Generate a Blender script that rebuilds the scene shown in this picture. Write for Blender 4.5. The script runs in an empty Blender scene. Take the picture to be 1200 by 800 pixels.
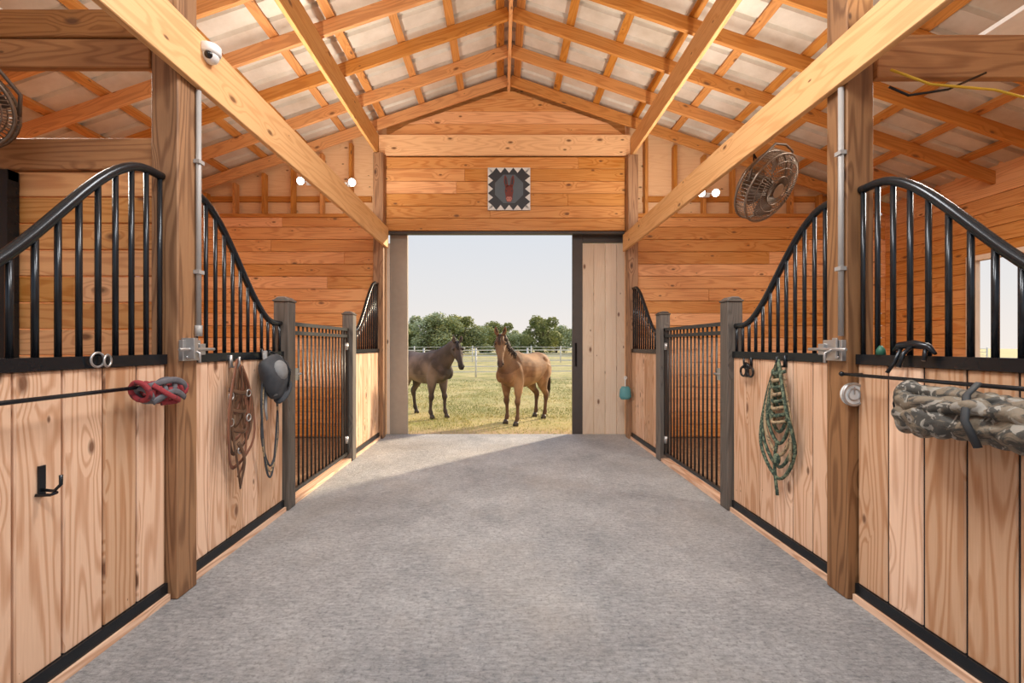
import bpy, math, random
from mathutils import Vector, Matrix, noise
random.seed(7)
V=Vector
scene=bpy.context.scene
COL=scene.collection
CZ=1.31
scene.view_settings.view_transform='Standard'
# ------------------------------------------------------------------ materials
def newmat(name):
    m=bpy.data.materials.new(name); m.use_nodes=True
    nt=m.node_tree; b=nt.nodes['Principled BSDF']
    return m,nt,b
def N(nt,t,**k):
    n=nt.nodes.new(t)
    for a,v in k.items(): setattr(n,a,v)
    return n
def math_(nt,op,a,b=None,clamp=False):
    n=N(nt,'ShaderNodeMath',operation=op); n.use_clamp=clamp
    for i,v in enumerate((a,b)):
        if v is None: continue
        if isinstance(v,(int,float)): n.inputs[i].default_value=v
        else: nt.links.new(v,n.inputs[i])
    return n.outputs[0]
def mix(nt,f,a,b,bt='MIX'):
    n=N(nt,'ShaderNodeMix',data_type='RGBA',blend_type=bt)
    for i,v in ((0,f),(6,a),(7,b)):
        if isinstance(v,(int,float)): n.inputs[i].default_value=v
        elif isinstance(v,(tuple,list)): n.inputs[i].default_value=(*v[:3],1)
        else: nt.links.new(v,n.inputs[i])
    return n.outputs[2]
def noise_(nt,vec,scale,detail=4,rough=.5,dist=0):
    n=N(nt,'ShaderNodeTexNoise'); n.inputs['Scale'].default_value=scale
    n.inputs['Detail'].default_value=detail; n.inputs['Roughness'].default_value=rough
    n.inputs['Distortion'].default_value=dist
    if vec is not None: nt.links.new(vec,n.inputs['Vector'])
    return n.outputs[0]
def mapping(nt,vec,scale):
    n=N(nt,'ShaderNodeMapping'); n.inputs['Scale'].default_value=scale
    nt.links.new(vec,n.inputs['Vector']); return n.outputs[0]
def ramp(nt,f,lo,hi):
    n=N(nt,'ShaderNodeMapRange'); n.inputs[1].default_value=lo; n.inputs[2].default_value=hi
    nt.links.new(f,n.inputs[0]); return n.outputs[0]
def bump(nt,b,h,st,dist=.01):
    n=N(nt,'ShaderNodeBump'); n.inputs['Strength'].default_value=st; n.inputs['Distance'].default_value=dist
    nt.links.new(h,n.inputs['Height']); nt.links.new(n.outputs[0],b.inputs['Normal'])
def wood(name,c1,c2,knot=(.16,.06,.02),contrast=.5,rough=.6,knots=1.0,stain=0):
    m,nt,b=newmat(name)
    uv=N(nt,'ShaderNodeTexCoord').outputs['UV']
    vo=N(nt,'ShaderNodeTexVoronoi',voronoi_dimensions='2D'); vo.inputs['Scale'].default_value=1
    nt.links.new(mapping(nt,uv,(2.4,5.0,1)),vo.inputs['Vector'])
    sx=N(nt,'ShaderNodeSeparateColor'); nt.links.new(vo.outputs['Color'],sx.inputs[0])
    on=ramp(nt,sx.outputs[0],.45,1.0)
    sw=math_(nt,'MULTIPLY',math_(nt,'SUBTRACT',1.0,ramp(nt,vo.outputs['Distance'],.0,.32),True),math_(nt,'MULTIPLY',on,.18))
    n1=math_(nt,'ADD',noise_(nt,mapping(nt,uv,(.45,5.5,1)),1.0,2,.4),sw)
    ring=math_(nt,'SINE',math_(nt,'MULTIPLY',n1,100))
    ring=ramp(nt,ring,-.1,1)
    fine=noise_(nt,mapping(nt,uv,(2.5,90,1)),1.6,5,.65)
    g=math_(nt,'ADD',math_(nt,'MULTIPLY',ring,.5),math_(nt,'MULTIPLY',fine,.6))
    col=mix(nt,math_(nt,'MULTIPLY',g,contrast*1.6,True),c1,c2)
    at=N(nt,'ShaderNodeAttribute',attribute_name='tint').outputs['Fac']
    hs=N(nt,'ShaderNodeHueSaturation'); nt.links.new(col,hs.inputs['Color'])
    nt.links.new(math_(nt,'ADD',math_(nt,'MULTIPLY',at,.38),.80),hs.inputs['Value'])
    nt.links.new(math_(nt,'ADD',math_(nt,'MULTIPLY',at,-.22),1.08),hs.inputs['Saturation'])
    col=hs.outputs[0]
    rad=math_(nt,'MULTIPLY',on,.13*knots)
    d=math_(nt,'DIVIDE',vo.outputs['Distance'],math_(nt,'ADD',rad,.0005))
    k=math_(nt,'SUBTRACT',1.0,ramp(nt,d,.4,1.0),True)
    col=mix(nt,math_(nt,'MULTIPLY',k,.9),col,knot)
    if stain:
        s=ramp(nt,noise_(nt,mapping(nt,uv,(1,3,1)),1.5,5,.6),.45,.75)
        col=mix(nt,math_(nt,'MULTIPLY',s,stain),col,knot)
    nt.links.new(col,b.inputs['Base Color']); b.inputs['Roughness'].default_value=rough
    bump(nt,b,g,.25,.004)
    return m
def plain(name,c,rough=.5,metal=0,var=.12,scale=12,bmp=.0):
    m,nt,b=newmat(name)
    oc=N(nt,'ShaderNodeTexCoord').outputs['Object']
    n=noise_(nt,oc,scale,4)
    col=mix(nt,n,[x*(1-var) for x in c],[min(1,x*(1+var)) for x in c])
    nt.links.new(col,b.inputs['Base Color']); b.inputs['Roughness'].default_value=rough
    b.inputs['Metallic'].default_value=metal
    if bmp: bump(nt,b,n,bmp)
    return m
def speckled(name,c1,c2,scale=70,thr=.5):
    m,nt,b=newmat(name)
    oc=N(nt,'ShaderNodeTexCoord').outputs['Object']
    n=noise_(nt,oc,scale,2)
    nt.links.new(mix(nt,ramp(nt,n,thr-.03,thr+.03),c1,c2),b.inputs['Base Color']);b.inputs['Roughness'].default_value=.85
    bump(nt,b,n,.5);return m
def emis(name,c,s):
    m,nt,b=newmat(name); b.inputs['Base Color'].default_value=(*c,1)
    b.inputs['Emission Color'].default_value=(*c,1); b.inputs['Emission Strength'].default_value=s
    return m
M_side=wood('pine_siding',(.88,.46,.17),(.58,.21,.05),contrast=.6,rough=.5)
M_stall=wood('pine_stall_boards',(.88,.61,.42),(.54,.27,.135),contrast=.65,rough=.65,knot=(.16,.065,.03))
M_door=wood('pale_pine_door',(.85,.72,.57),(.74,.56,.41),contrast=.4)
M_beam=wood('beam_pine',(.84,.50,.21),(.60,.27,.08),contrast=.5)
M_raft=wood('rafter_pine',(.72,.33,.095),(.46,.165,.035),contrast=.55)
M_post=wood('weathered_post',(.44,.235,.11),(.20,.092,.038),contrast=.75,stain=.35,knot=(.07,.03,.015))
M_dbeam=wood('dark_beam',(.55,.27,.10),(.29,.115,.035),contrast=.65,stain=.3,knot=(.12,.05,.02))
M_gpost=wood('gray_gate_post',(.18,.155,.135),(.075,.065,.055),contrast=.6,knots=.4,knot=(.05,.04,.04))
M_sheath=wood('gable_sheathing',(.84,.54,.28),(.68,.36,.15),contrast=.4)
M_black=plain('black_steel',(.022,.026,.032),.25,.5,.2)
M_gate=plain('bronze_steel',(.055,.052,.05),.35,.6,.2)
M_galv=plain('galvanized',(.5,.5,.5),.4,.8)
M_pvc=plain('gray_conduit',(.38,.37,.36),.4)
M_white=plain('white_plastic',(.8,.8,.8),.35)
M_jamb=plain('dark_door_edge',(.07,.06,.055),.5)
M_jamb2=plain('gray_door_edge',(.40,.34,.28),.5)
M_lens=plain('dark_glass',(.01,.01,.012),.08)
M_lamp=emis('lamp_glow',(1,.93,.8),14)
def mat_roof():
    m,nt,b=newmat('roof_metal')
    oc=N(nt,'ShaderNodeTexCoord').outputs['Object']
    n=noise_(nt,oc,1.6,6,.65)
    col=mix(nt,ramp(nt,n,.3,.7),(.54,.47,.38),(.82,.78,.71))
    nt.links.new(col,b.inputs['Base Color']); b.inputs['Roughness'].default_value=.4; b.inputs['Metallic'].default_value=.2
    return m
M_roof=mat_roof()
def mat_concrete():
    m,nt,b=newmat('broomed_concrete')
    oc=N(nt,'ShaderNodeTexCoord').outputs['Object']
    n1=noise_(nt,oc,1.3,8,.75); n2=noise_(nt,oc,48,5,.8); n3=noise_(nt,mapping(nt,oc,(11,38,1)),1.5,7,.85)
    f=math_(nt,'ADD',math_(nt,'MULTIPLY',n1,.4),math_(nt,'MULTIPLY',n3,.6))
    col=mix(nt,ramp(nt,f,.40,.60),(.30,.315,.34),(.74,.75,.76))
    col=mix(nt,math_(nt,'MULTIPLY',ramp(nt,n2,.50,.66),.75),col,(.20,.205,.22))
    st=ramp(nt,noise_(nt,oc,.7,5,.6),.48,.70)
    col=mix(nt,math_(nt,'MULTIPLY',st,.4),col,(.54,.48,.41))
    nt.links.new(col,b.inputs['Base Color']); b.inputs['Roughness'].default_value=.8
    bump(nt,b,math_(nt,'ADD',n3,math_(nt,'MULTIPLY',n2,.6)),1.0,.02)
    return m
M_conc=mat_concrete()
def mat_dirt():
    m,nt,b=newmat('stall_dirt')
    oc=N(nt,'ShaderNodeTexCoord').outputs['Object']
    n=noise_(nt,oc,14,6,.7)
    nt.links.new(mix(nt,ramp(nt,n,.3,.7),(.20,.11,.06),(.50,.32,.19)),b.inputs['Base Color'])
    b.inputs['Roughness'].default_value=.95; bump(nt,b,n,.8,.03); return m
M_dirt=mat_dirt()
def mat_grass():
    m,nt,b=newmat('pasture_ground')
    oc=N(nt,'ShaderNodeTexCoord').outputs['Object']
    n=noise_(nt,oc,.9,6,.65); n2=noise_(nt,oc,9,5,.7)
    col=mix(nt,ramp(nt,n,.35,.65),(.30,.32,.09),(.66,.55,.24))
    col=mix(nt,ramp(nt,n2,.4,.75),col,(.58,.46,.25))
    sp=N(nt,'ShaderNodeSeparateXYZ'); nt.links.new(oc,sp.inputs[0])
    near=math_(nt,'ADD',sp.outputs[1],math_(nt,'MULTIPLY',n2,1.6))
    col=mix(nt,ramp(nt,near,7.6,8.6),(.46,.30,.20),col)
    nt.links.new(col,b.inputs['Base Color']); b.inputs['Roughness'].default_value=.95
    bump(nt,b,n2,.8,.05); return m
M_ground=mat_grass()
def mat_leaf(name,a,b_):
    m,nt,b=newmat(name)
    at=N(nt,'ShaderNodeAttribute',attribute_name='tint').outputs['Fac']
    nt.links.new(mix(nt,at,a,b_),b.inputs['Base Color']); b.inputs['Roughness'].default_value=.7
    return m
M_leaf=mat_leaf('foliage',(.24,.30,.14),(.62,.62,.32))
M_blade=mat_leaf('grass_blade',(.26,.31,.08),(.72,.62,.28))
M_bark=plain('bark',(.16,.12,.08),.9,0,.3)
M_fence=plain('white_fence_paint',(.72,.72,.70),.5)
# ------------------------------------------------------------------ mesh accumulator
class Acc:
    def __init__(s): s.v=[];s.f=[];s.uv=[];s.t=[];s.m=[];s.sm=[]
    def beam(s,p0,p1,w,h,up=(0,0,1),mat=0,tint=None):
        p0=V(p0);p1=V(p1);d=(p1-p0);L=d.length;d.normalize();up=V(up)
        side=d.cross(up).normalized();u=side.cross(d)
        if tint is None: tint=random.random()
        o=len(s.v);ou=random.random()*40;ov=random.random()*40
        for p in (p0,p1):
            for a,b in ((-1,-1),(1,-1),(1,1),(-1,1)):
                s.v.append(p+side*(a*w/2)+u*(b*h/2)); s.t.append(tint)
        per=[0,w,w+h,2*w+h,2*w+2*h]
        for i in range(4):
            j=(i+1)%4
            s.f.append((o+i,o+i+4,o+j+4,o+j)); s.m.append(mat); s.sm.append(False)
            s.uv+= [(ou,ov+per[i]),(ou+L,ov+per[i]),(ou+L,ov+per[i+1]),(ou,ov+per[i+1])]
        for q in ((0,1,2,3),(7,6,5,4)):
            s.f.append(tuple(o+k for k in q)); s.m.append(mat); s.sm.append(False)
            s.uv+=[(ou,ov),(ou+w*.15,ov),(ou+w*.15,ov+h),(ou,ov+h)]
    def box(s,x0,x1,y0,y1,z0,z1,g=None,mat=0,tint=None):
        dx,dy,dz=x1-x0,y1-y0,z1-z0
        if g is None: g='xyz'[[dx,dy,dz].index(max(dx,dy,dz))]
        cx,cy,cz=(x0+x1)/2,(y0+y1)/2,(z0+z1)/2
        if g=='x': s.beam((x0,cy,cz),(x1,cy,cz),dy,dz,(0,0,1),mat,tint)
        elif g=='y': s.beam((cx,y0,cz),(cx,y1,cz),dx,dz,(0,0,1),mat,tint)
        else: s.beam((cx,cy,z0),(cx,cy,z1),dx,dy,(0,1,0),mat,tint)
    def prism(s,pts,y0,y1,mat=0,tint=None):
        if tint is None: tint=random.random()
        o=len(s.v);n=len(pts);ou=random.random()*40;ov=random.random()*40
        for y in (y0,y1):
            for x,z in pts: s.v.append(V((x,y,z)));s.t.append(tint)
        s.f.append(tuple(range(o,o+n)));s.uv+=[(ou+x,ov+z) for x,z in pts]
        s.f.append(tuple(o+n+i for i in reversed(range(n))));s.uv+=[(ou+x,ov+z) for x,z in reversed(pts)]
        s.m+=[mat]*2;s.sm+=[False]*2
        for i in range(n):
            j=(i+1)%n
            s.f.append((o+i,o+n+i,o+n+j,o+j));s.uv+=[(ou+pts[i][0],ov),(ou+pts[i][0],ov+y1-y0),(ou+pts[j][0],ov+y1-y0),(ou+pts[j][0],ov)]
            s.m.append(mat);s.sm.append(False)
    def sweep(s,pts,ra,rb=None,seg=10,up=None,closed=False,mat=0,tint=None,cap=True):
        pts=[V(p) for p in pts];n=len(pts)
        if not isinstance(ra,(list,tuple)): ra=[ra]*n
        if rb is None: rb=ra
        if not isinstance(rb,(list,tuple)): rb=[rb]*n
        if tint is None: tint=random.random()
        o=len(s.v);prev=None;L=0
        for i,p in enumerate(pts):
            if closed: t=pts[(i+1)%n]-pts[i-1]
            else: t=pts[min(i+1,n-1)]-pts[max(i-1,0)]
            if t.length<1e-9: t=V((0,0,1))
            t.normalize()
            if up is not None: u=V(up)
            elif prev is None: u=V((0,0,1)) if abs(t.z)<.9 else V((0,1,0))
            else: u=prev
            side=t.cross(u)
            if side.length<1e-5: side=t.cross(V((.3,.9,.1)))
            side.normalize();u=side.cross(t).normalized();prev=u
            for k in range(seg):
                a=2*math.pi*k/seg
                s.v.append(p+side*math.cos(a)*ra[i]+u*math.sin(a)*rb[i]);s.t.append(tint)
        m=n if closed else n-1
        for i in range(m):
            i2=(i+1)%n
            l=(pts[i2]-pts[i]).length
            for k in range(seg):
                k2=(k+1)%seg
                s.f.append((o+i*seg+k,o+i*seg+k2,o+i2*seg+k2,o+i2*seg+k))
                s.uv+=[(L,k/seg*.1),(L,(k+1)/seg*.1),(L+l,(k+1)/seg*.1),(L+l,k/seg*.1)]
                s.m.append(mat);s.sm.append(True)
            L+=l
        if cap and not closed:
            s.f.append(tuple(o+k for k in reversed(range(seg))));s.f.append(tuple(o+(n-1)*seg+k for k in range(seg)))
            s.uv+=[(0,0)]*(2*seg);s.m+=[mat]*2;s.sm+=[False]*2
    def ball(s,c,r,seg=14,rings=8,mat=0,tint=.5,R=None):
        c=V(c); r=(r,r,r) if isinstance(r,(int,float)) else r
        o=len(s.v)
        for i in range(1,rings):
            th=math.pi*i/rings
            for k in range(seg):
                a=2*math.pi*k/seg
                q=V((math.sin(th)*math.cos(a)*r[0],math.sin(th)*math.sin(a)*r[1],math.cos(th)*r[2]))
                if R is not None:q=R@q
                s.v.append(c+q);s.t.append(tint)
        for zz in (1,-1):
            q=V((0,0,zz*r[2]))
            if R is not None:q=R@q
            s.v.append(c+q);s.t.append(tint)
        top=len(s.v)-2;bot=top+1
        for i in range(rings-2):
            for k in range(seg):
                k2=(k+1)%seg
                s.f.append((o+i*seg+k,o+(i+1)*seg+k,o+(i+1)*seg+k2,o+i*seg+k2));s.uv+=[(0,0)]*4;s.m.append(mat);s.sm.append(True)
        for k in range(seg):
            k2=(k+1)%seg
            s.f.append((top,o+k,o+k2));s.uv+=[(0,0)]*3;s.m.append(mat);s.sm.append(True)
            b=o+(rings-2)*seg
            s.f.append((bot,b+k2,b+k));s.uv+=[(0,0)]*3;s.m.append(mat);s.sm.append(True)
    def ring(s,c,R,r,ax=(0,0,1),n=24,seg=6,mat=0):
        ax=V(ax).normalized();a=ax.orthogonal().normalized();b=ax.cross(a);c=V(c)
        s.sweep([c+a*R*math.cos(2*math.pi*i/n)+b*R*math.sin(2*math.pi*i/n) for i in range(n)],r,seg=seg,closed=True,mat=mat,up=ax)
    def build(s,name,mats,parent=None,bevel=0,mw=None):
        me=bpy.data.meshes.new(name)
        me.from_pydata([tuple(v) for v in s.v],[],s.f)
        uvl=me.uv_layers.new(name='UVMap')
        flat=[c for uv in s.uv for c in uv]
        uvl.data.foreach_set('uv',flat)
        at=me.attributes.new('tint','FLOAT','POINT'); at.data.foreach_set('value',s.t)
        me.polygons.foreach_set('material_index',s.m); me.polygons.foreach_set('use_smooth',s.sm)
        for m in (mats if isinstance(mats,(list,tuple)) else [mats]): me.materials.append(m)
        me.update()
        ob=bpy.data.objects.new(name,me);COL.objects.link(ob)
        if parent: ob.parent=parent
        if mw is not None: ob.matrix_world=mw
        if bevel:
            b=ob.modifiers.new('bevel','BEVEL');b.width=bevel;b.segments=1;b.limit_method='ANGLE'
        return ob
def empty(name,loc=(0,0,0)):
    e=bpy.data.objects.new(name,None);COL.objects.link(e);e.location=loc;return e
def sm(t): t=max(0,min(1,t));return t*t*(3-2*t)
# ------------------------------------------------------------------ geometry constants
XL0,XL1=-1.81,-1.67
XR0,XR1=1.78,1.92
PL,PR=-1.75,1.85
YW=6.17; YB=-.9
EL,ER=-5.35,5.55
RX=.10
def roofz(x): return 5.0-.34*abs(x-RX)
a=Acc();a.box(-1.90,2.0,YB,6.32,-.15,0);fl=a.build('floor',M_conc)
for nm,x0,x1 in (('stall_floor',EL,-1.901),('stall_floor',2.001,ER)):
    a=Acc();a.box(x0,x1,YB,6.25,-.15,-.03);a.build(nm,M_dirt)
a=Acc();n=90;o=0
def gz(x,y):
    d=max(0,y-12)
    return -.155+ (noise.noise(V((x*.05,y*.05,0)))*.35*min(1,d/30))
xs=[(-1+2*i/n) for i in range(n+1)]
for j in range(n+1):
    for i in range(n+1):
        x=(xs[i]**3*.9+xs[i]*.1)*220;y=(xs[j]**3*.9+xs[j]*.1)*220
        a.v.append(V((x,y,gz(x,y))));a.t.append(.5)
for j in range(n):
    for i in range(n):
        k=j*(n+1)+i;a.f.append((k,k+1,k+n+2,k+n+1));a.uv+=[(0,0)]*4;a.m.append(0);a.sm.append(True)
a.build('ground',M_ground)
def rows(a,f0,f1,z0,z1,kind,pos,bh=.178,th=.022,maxlen=3.4):
    z=z0
    while z<z1-.01:
        zt=min(z+bh,z1)
        p=f0;cut=f0+random.uniform(.8,maxlen)
        while p<f1-.01:
            q=min(cut,f1)
            if f1-q<.4:q=f1
            if kind=='x': a.box(p,q-.002,pos,pos+th,z,zt-.006,g='x')
            else: a.box(pos,pos+th,p,q-.002,z,zt-.006,g='y')
            p=q;cut=q+random.uniform(1.8,maxlen)
        z=zt
# far wall
a=Acc()
rows(a,EL,XL0,0,3.2,'x',YW);rows(a,XR1,ER,0,3.2,'x',YW)
rows(a,XL1,XR0,2.97,4.03,'x',YW-.02)
z=4.33
while z<4.97:
    zt=min(z+.178,4.98)
    w0=(5.0-z)/.34;w1=max(.0,(5.0-zt)/.34)
    a.prism([(max(-1.67,RX-w0),z),(min(1.78,RX+w0),z),(min(1.78,RX+w1),zt-.004),(max(-1.67,RX-w1),zt-.004)],YW-.02,YW+.002)
    z=zt
TT=.20
a.prism([(EL,-.05),(-1.7,-.05),(-1.7,roofz(-1.7)+TT),(EL,roofz(EL)+TT)],YW+.13,YW+.15,tint=.8,mat=2)
a.prism([(1.82,-.05),(ER,-.05),(ER,roofz(ER)+TT),(1.82,roofz(1.82)+TT)],YW+.13,YW+.15,tint=.8,mat=2)
a.prism([(-1.7,2.97),(1.82,2.97),(1.82,roofz(1.82)+TT),(RX,5.0+TT),(-1.7,roofz(-1.7)+TT)],YW+.13,YW+.15,tint=.3)
for x0,x1 in ((EL+.2,XL0-.1),(XR1+.15,ER-.1)):
    x=x0
    while x<x1:
        a.box(x,x+.045,YW-.01,YW+.085,3.2,roofz(x)+.02,g='z',mat=1,tint=random.random()*.5);x+=.42
    a.box(x0-.2,x1,YW-.03,YW+.05,3.16,3.21,mat=1,tint=.2)
    a.box(x0,x1,YW+.085,YW+.125,3.42,3.50,mat=1,tint=.1)
wf=a.build('wall_back',[M_side,M_raft,M_sheath],bevel=.003)
a=Acc();rows(a,YB,YW,-.03,roofz(EL)-.02,'y',EL-.022);a.box(EL-.06,EL-.03,YB,YW+.1,-.05,roofz(EL)+.22);a.build('wall_left',M_side,bevel=.003)
a=Acc();wy0,wy1,wz0,wz1=3.95,5.02,1.1,2.3
rows(a,YB,YW,-.03,wz0,'y',ER);rows(a,YB,wy0,wz0,wz1,'y',ER);rows(a,wy1,YW,wz0,wz1,'y',ER);rows(a,YB,YW,wz1,roofz(ER)-.02,'y',ER)
a.box(ER+.03,ER+.06,YB,YW+.1,-.05,wz0);a.box(ER+.03,ER+.06,YB,YW+.1,wz1,roofz(ER)+.22)
a.box(ER+.03,ER+.06,YB,wy0,wz0,wz1,g='y');a.box(ER+.03,ER+.06,wy1,YW+.1,wz0,wz1,g='y')
a.build('wall_right',M_side,bevel=.003)
a=Acc()
for y in (wy0-.06,wy1-.01): a.box(ER-.03,ER+.07,y,y+.07,wz0-.06,wz1+.06,g='z')
for z in (wz0-.06,wz1): a.box(ER-.03,ER+.07,wy0,wy1,z,z+.06,g='y')
a.box(ER-.01,ER+.03,(wy0+wy1)/2-.02,(wy0+wy1)/2+.02,wz0,wz1,g='z')
a.build('window_1',M_door,bevel=.003)
def post(name,x0,x1,y0,y1,zt,mat=M_post,z0=0):
    a=Acc();a.box(x0,x1,y0,y1,z0,zt,g='z');return a.build(name,mat,bevel=.006)
post('barn_post',XL0,XL1,2.2,2.34,4.03)
post('barn_post',XR0,XR1,2.2,2.34,4.0)
post('barn_post',XL0,XL1,6.0,6.138,4.03);post('barn_post',XR0,XR1,6.0,6.138,4.0)
a=Acc();a.box(-1.668,-1.63,YB,6.135,2.71,3.0);a.build('aisle_header_beam',M_beam,bevel=.004)
a=Acc();a.box(1.74,1.778,YB,6.135,2.66,2.90);a.build('aisle_header_beam',M_beam,bevel=.004)
a=Acc();a.box(-1.80,-1.76,YB,6.13,4.035,4.32);a.build('ridge_support_beam',M_beam,bevel=.004)
a=Acc();a.box(1.84,1.88,YB,6.13,4.005,4.28);a.build('ridge_support_beam',M_beam,bevel=.004)
a=Acc();a.box(-1.755,1.835,6.09,6.148,4.04,4.32);a.build('door_header_beam',M_beam,bevel=.004)
a=Acc();a.box(EL,XL0-.002,2.18,2.22,2.89,3.03,tint=.2);a.box(EL,XL0-.002,2.19,2.23,2.74,2.885,tint=.5);a.build('stall_tie_beam',M_dbeam,bevel=.004)
a=Acc();a.box(XR1+.002,ER,2.18,2.22,2.68,2.90,tint=.5);a.build('stall_tie_beam',M_dbeam,bevel=.004)
a=Acc();a.box(EL,XL0-.002,2.24,2.30,2.235,2.40,tint=.6);a.build('stall_tie_beam',M_dbeam,bevel=.004)
a=Acc();rows(a,EL,XL0-.005,0,2.235,'x',2.26,bh=.14);a.build('wall_partition_left',M_side,bevel=.003)
a=Acc();rows(a,XR1+.005,ER,0,1.15,'x',2.26);a.build('wall_partition_right',M_side,bevel=.003)
a=Acc()
for x in (-2.60,-2.78,-3.6): a.box(x,x+.05,2.2,2.255,.05,2.22,g='z')
for z in (.05,1.2,2.17): a.box(-3.6,-2.55,2.205,2.25,z,z+.05,g='x')
for i in range(8): a.sweep([(-3.5+i*.1,2.225,1.2),(-3.5+i*.1,2.225,2.2)],.009,seg=6)
a.build('partition_grille_gate',M_black)
# roof framing
a=Acc();sl=math.atan(.34)
ys=[];y=6.06
while y>YB: ys.append(y);y-=.61
for y in ys:
    for s,xe in ((-1,EL-.1),(1,ER+.1)):
        zz=.07/math.cos(sl)
        a.beam((RX+s*.021,y,roofz(RX)+zz),(xe,y,roofz(xe)+zz),.04,.14)
a.build('rafters',M_raft,bevel=.003)
a=Acc();a.box(RX-.02,RX+.02,YB,6.15,4.97,5.2);a.build('ridge_board',M_raft,bevel=.003)
a=Acc()
for s,xe in ((-1,EL),(1,ER)):
    d=.12
    while d<abs(xe-RX)+.1:
        x=RX+s*d; z=roofz(x)+.148+.045*.5+.012
        upv=(s*math.sin(sl),0,math.cos(sl))
        a.beam((x,YB,z),(x,6.25,z),.09,.04,upv,tint=random.random()*.5);d+=.56
a.build('purlins',M_raft)
for s,xe,nm in ((-1,EL-.3,'ceiling'),(1,ER+.3,'ceiling')):
    a=Acc();pr=[]
    y=YB-.1
    while y<6.4:
        pr+=[(y,0),(y+.17,0),(y+.185,.035),(y+.217,.035)];y+=.232
    for yy,dz in pr:
        for x in (RX,(RX+xe)/2,xe):
            a.v.append(V((x,yy,roofz(x)+.205+dz)));a.t.append(.5)
    for i in range(len(pr)-1):
        for k in range(2):
            o=i*3+k;a.f.append((o,o+1,o+4,o+3));a.uv+=[(0,0)]*4;a.m.append(0);a.sm.append(False)
    a.build(nm,M_roof)
# stall fronts
def stall_front(side,yA,yB,high_at):
    X=PL if side=='L' else PR; s=1 if side=='L' else -1
    hi,lo=(CZ+.87,CZ+.175) if side=='L' else (CZ+.80,CZ+.155)
    e=empty('stall_front')
    y0,y1=min(yA,yB),max(yA,yB)
    a=Acc();y=y0;w=.186
    n=max(1,round((y1-y0)/w));w=(y1-y0)/n
    for i in range(n):
        a.box(X-.02,X+.02,y0+i*w+.004,y0+(i+1)*w-.004,.09,1.215,g='z')
    a.build('boards',M_stall,e,.005)
    a=Acc()
    a.box(X-.012,X-.006 if s>0 else X-.006,y0,y1,.09,1.215,g='z')
    a.box(X-.03,X+.03,y0,y1,1.215,1.265);a.box(X-.032,X+.032,y0,y1,.035,.09)
    def zc(t): return lo+(hi-lo)*(1-sm((t-.08)/.84))
    def T(y):
        return (y-y0)/(y1-y0) if high_at=='A' else (y1-y)/(y1-y0)
    pts=[(X,y0+(y1-y0)*i/24,zc(T(y0+(y1-y0)*i/24))) for i in range(25)]
    a.sweep(pts,.021,seg=12)
    nb=round((y1-y0)/.088)
    for i in range(nb+1):
        yy=y0+.012+(y1-y0-.024)*i/nb
        a.sweep([(X,yy,1.26),(X,yy,zc(T(yy)))],.0115,seg=8)
    a.build('steel_frame',M_black,e)
    return e
def gate(side,y0,y1):
    X=PL if side=='L' else PR
    e=empty('stall_gate');a=Acc()
    for z in (.08,1.40,1.475): a.box(X-.016,X+.016,y0,y1,z,z+.032,g='y')
    for y in (y0,y1-.03): a.box(X-.016,X+.016,y,y+.03,.08,1.505,g='z')
    n=round((y1-y0)/.085)
    for i in range(1,n):
        yy=y0+(y1-y0)*i/n;a.sweep([(X,yy,.1),(X,yy,1.49)],.0095,seg=8)
    a.build('gate_bars',M_gate,e)
    a=Acc();s=1 if side=='L' else -1
    a.box(X+s*.018-.015,X+s*.018+.015,y0+.01,y0+.09,1.02,1.12,g='z');a.sweep([(X+s*.03,y0-.002,1.07),(X+s*.03,y0+.14,1.07)],.01,seg=8)
    for z in (.25,1.3): a.sweep([(X,y1-.024,z-.04),(X,y1-.024,z+.04)],.022,seg=8)
    a.build('latch',M_galv,e)
def gpost(side,y):
    X=PL if side=='L' else PR
    a=Acc();a.box(X-.06,X+.06,y-.06,y+.06,0,1.66,g='z')
    a.box(X-.068,X+.068,y-.068,y+.068,1.66,1.675,g='x')
    a.prism([(X-.062,1.675),(X+.062,1.675),(X+.03,1.70),(X-.03,1.70)],y-.06,y+.06)
    a.build('gate_post',M_gpost,bevel=.006)
for sd in 'LR':
    stall_front(sd,2.345,3.37,'A');gpost(sd,3.44);gate(sd,3.51,4.83);gpost(sd,4.90);stall_front(sd,4.97,5.995,'B')
    stall_front(sd,1.17,2.195,'B');gpost(sd,1.10);gate(sd,-.28,1.03);gpost(sd,-.35)
    X=PL if sd=='L' else PR
    a=Acc()
    for p,q in ((YB,-.415),(-.285,1.035),(1.165,2.195),(2.345,3.375),(3.505,4.835),(4.965,5.995)): a.box(X-.045,X+.045,p,q,.0,.034,tint=.8)
    a.build('trim_1' if sd=='L' else 'trim_2',M_stall)
# sliding doors
e=empty('door_1')
a=Acc()
for i in range(5): a.box(1.20+i*.17,1.364+i*.17,6.34,6.38,-.05,2.83,g='z')
a.build('door_boards',M_door,e,.004)
a=Acc();a.box(1.05,1.198,6.33,6.39,-.06,2.98,g='z',mat=0);a.box(1.2,2.05,6.33,6.39,2.84,2.98,g='x');a.build('steel_edge',M_jamb,e,.004)
a=Acc();a.box(1.085,1.115,6.322,6.33,1.0,1.35,g='z');a.build('pull_handle',M_lens,e)
e=empty('door_2')
a=Acc();a.box(-1.66,-1.40,6.33,6.39,-.06,2.96,g='z');a.build('steel_edge',M_jamb2,e,.004)
a=Acc()
for i in range(5): a.box(-1.66-(i+1)*.17+.005,-1.66-i*.17,6.34,6.38,-.05,2.83,g='z')
a.build('door_boards',M_door,e,.004)
a=Acc();a.box(-1.67,1.78,6.18,6.27,2.93,2.965);a.build('trim_3',M_jamb)
a=Acc();a.box(-2.9,3.1,6.33,6.40,3.0,3.07);a.build('door_track',M_black)
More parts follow.
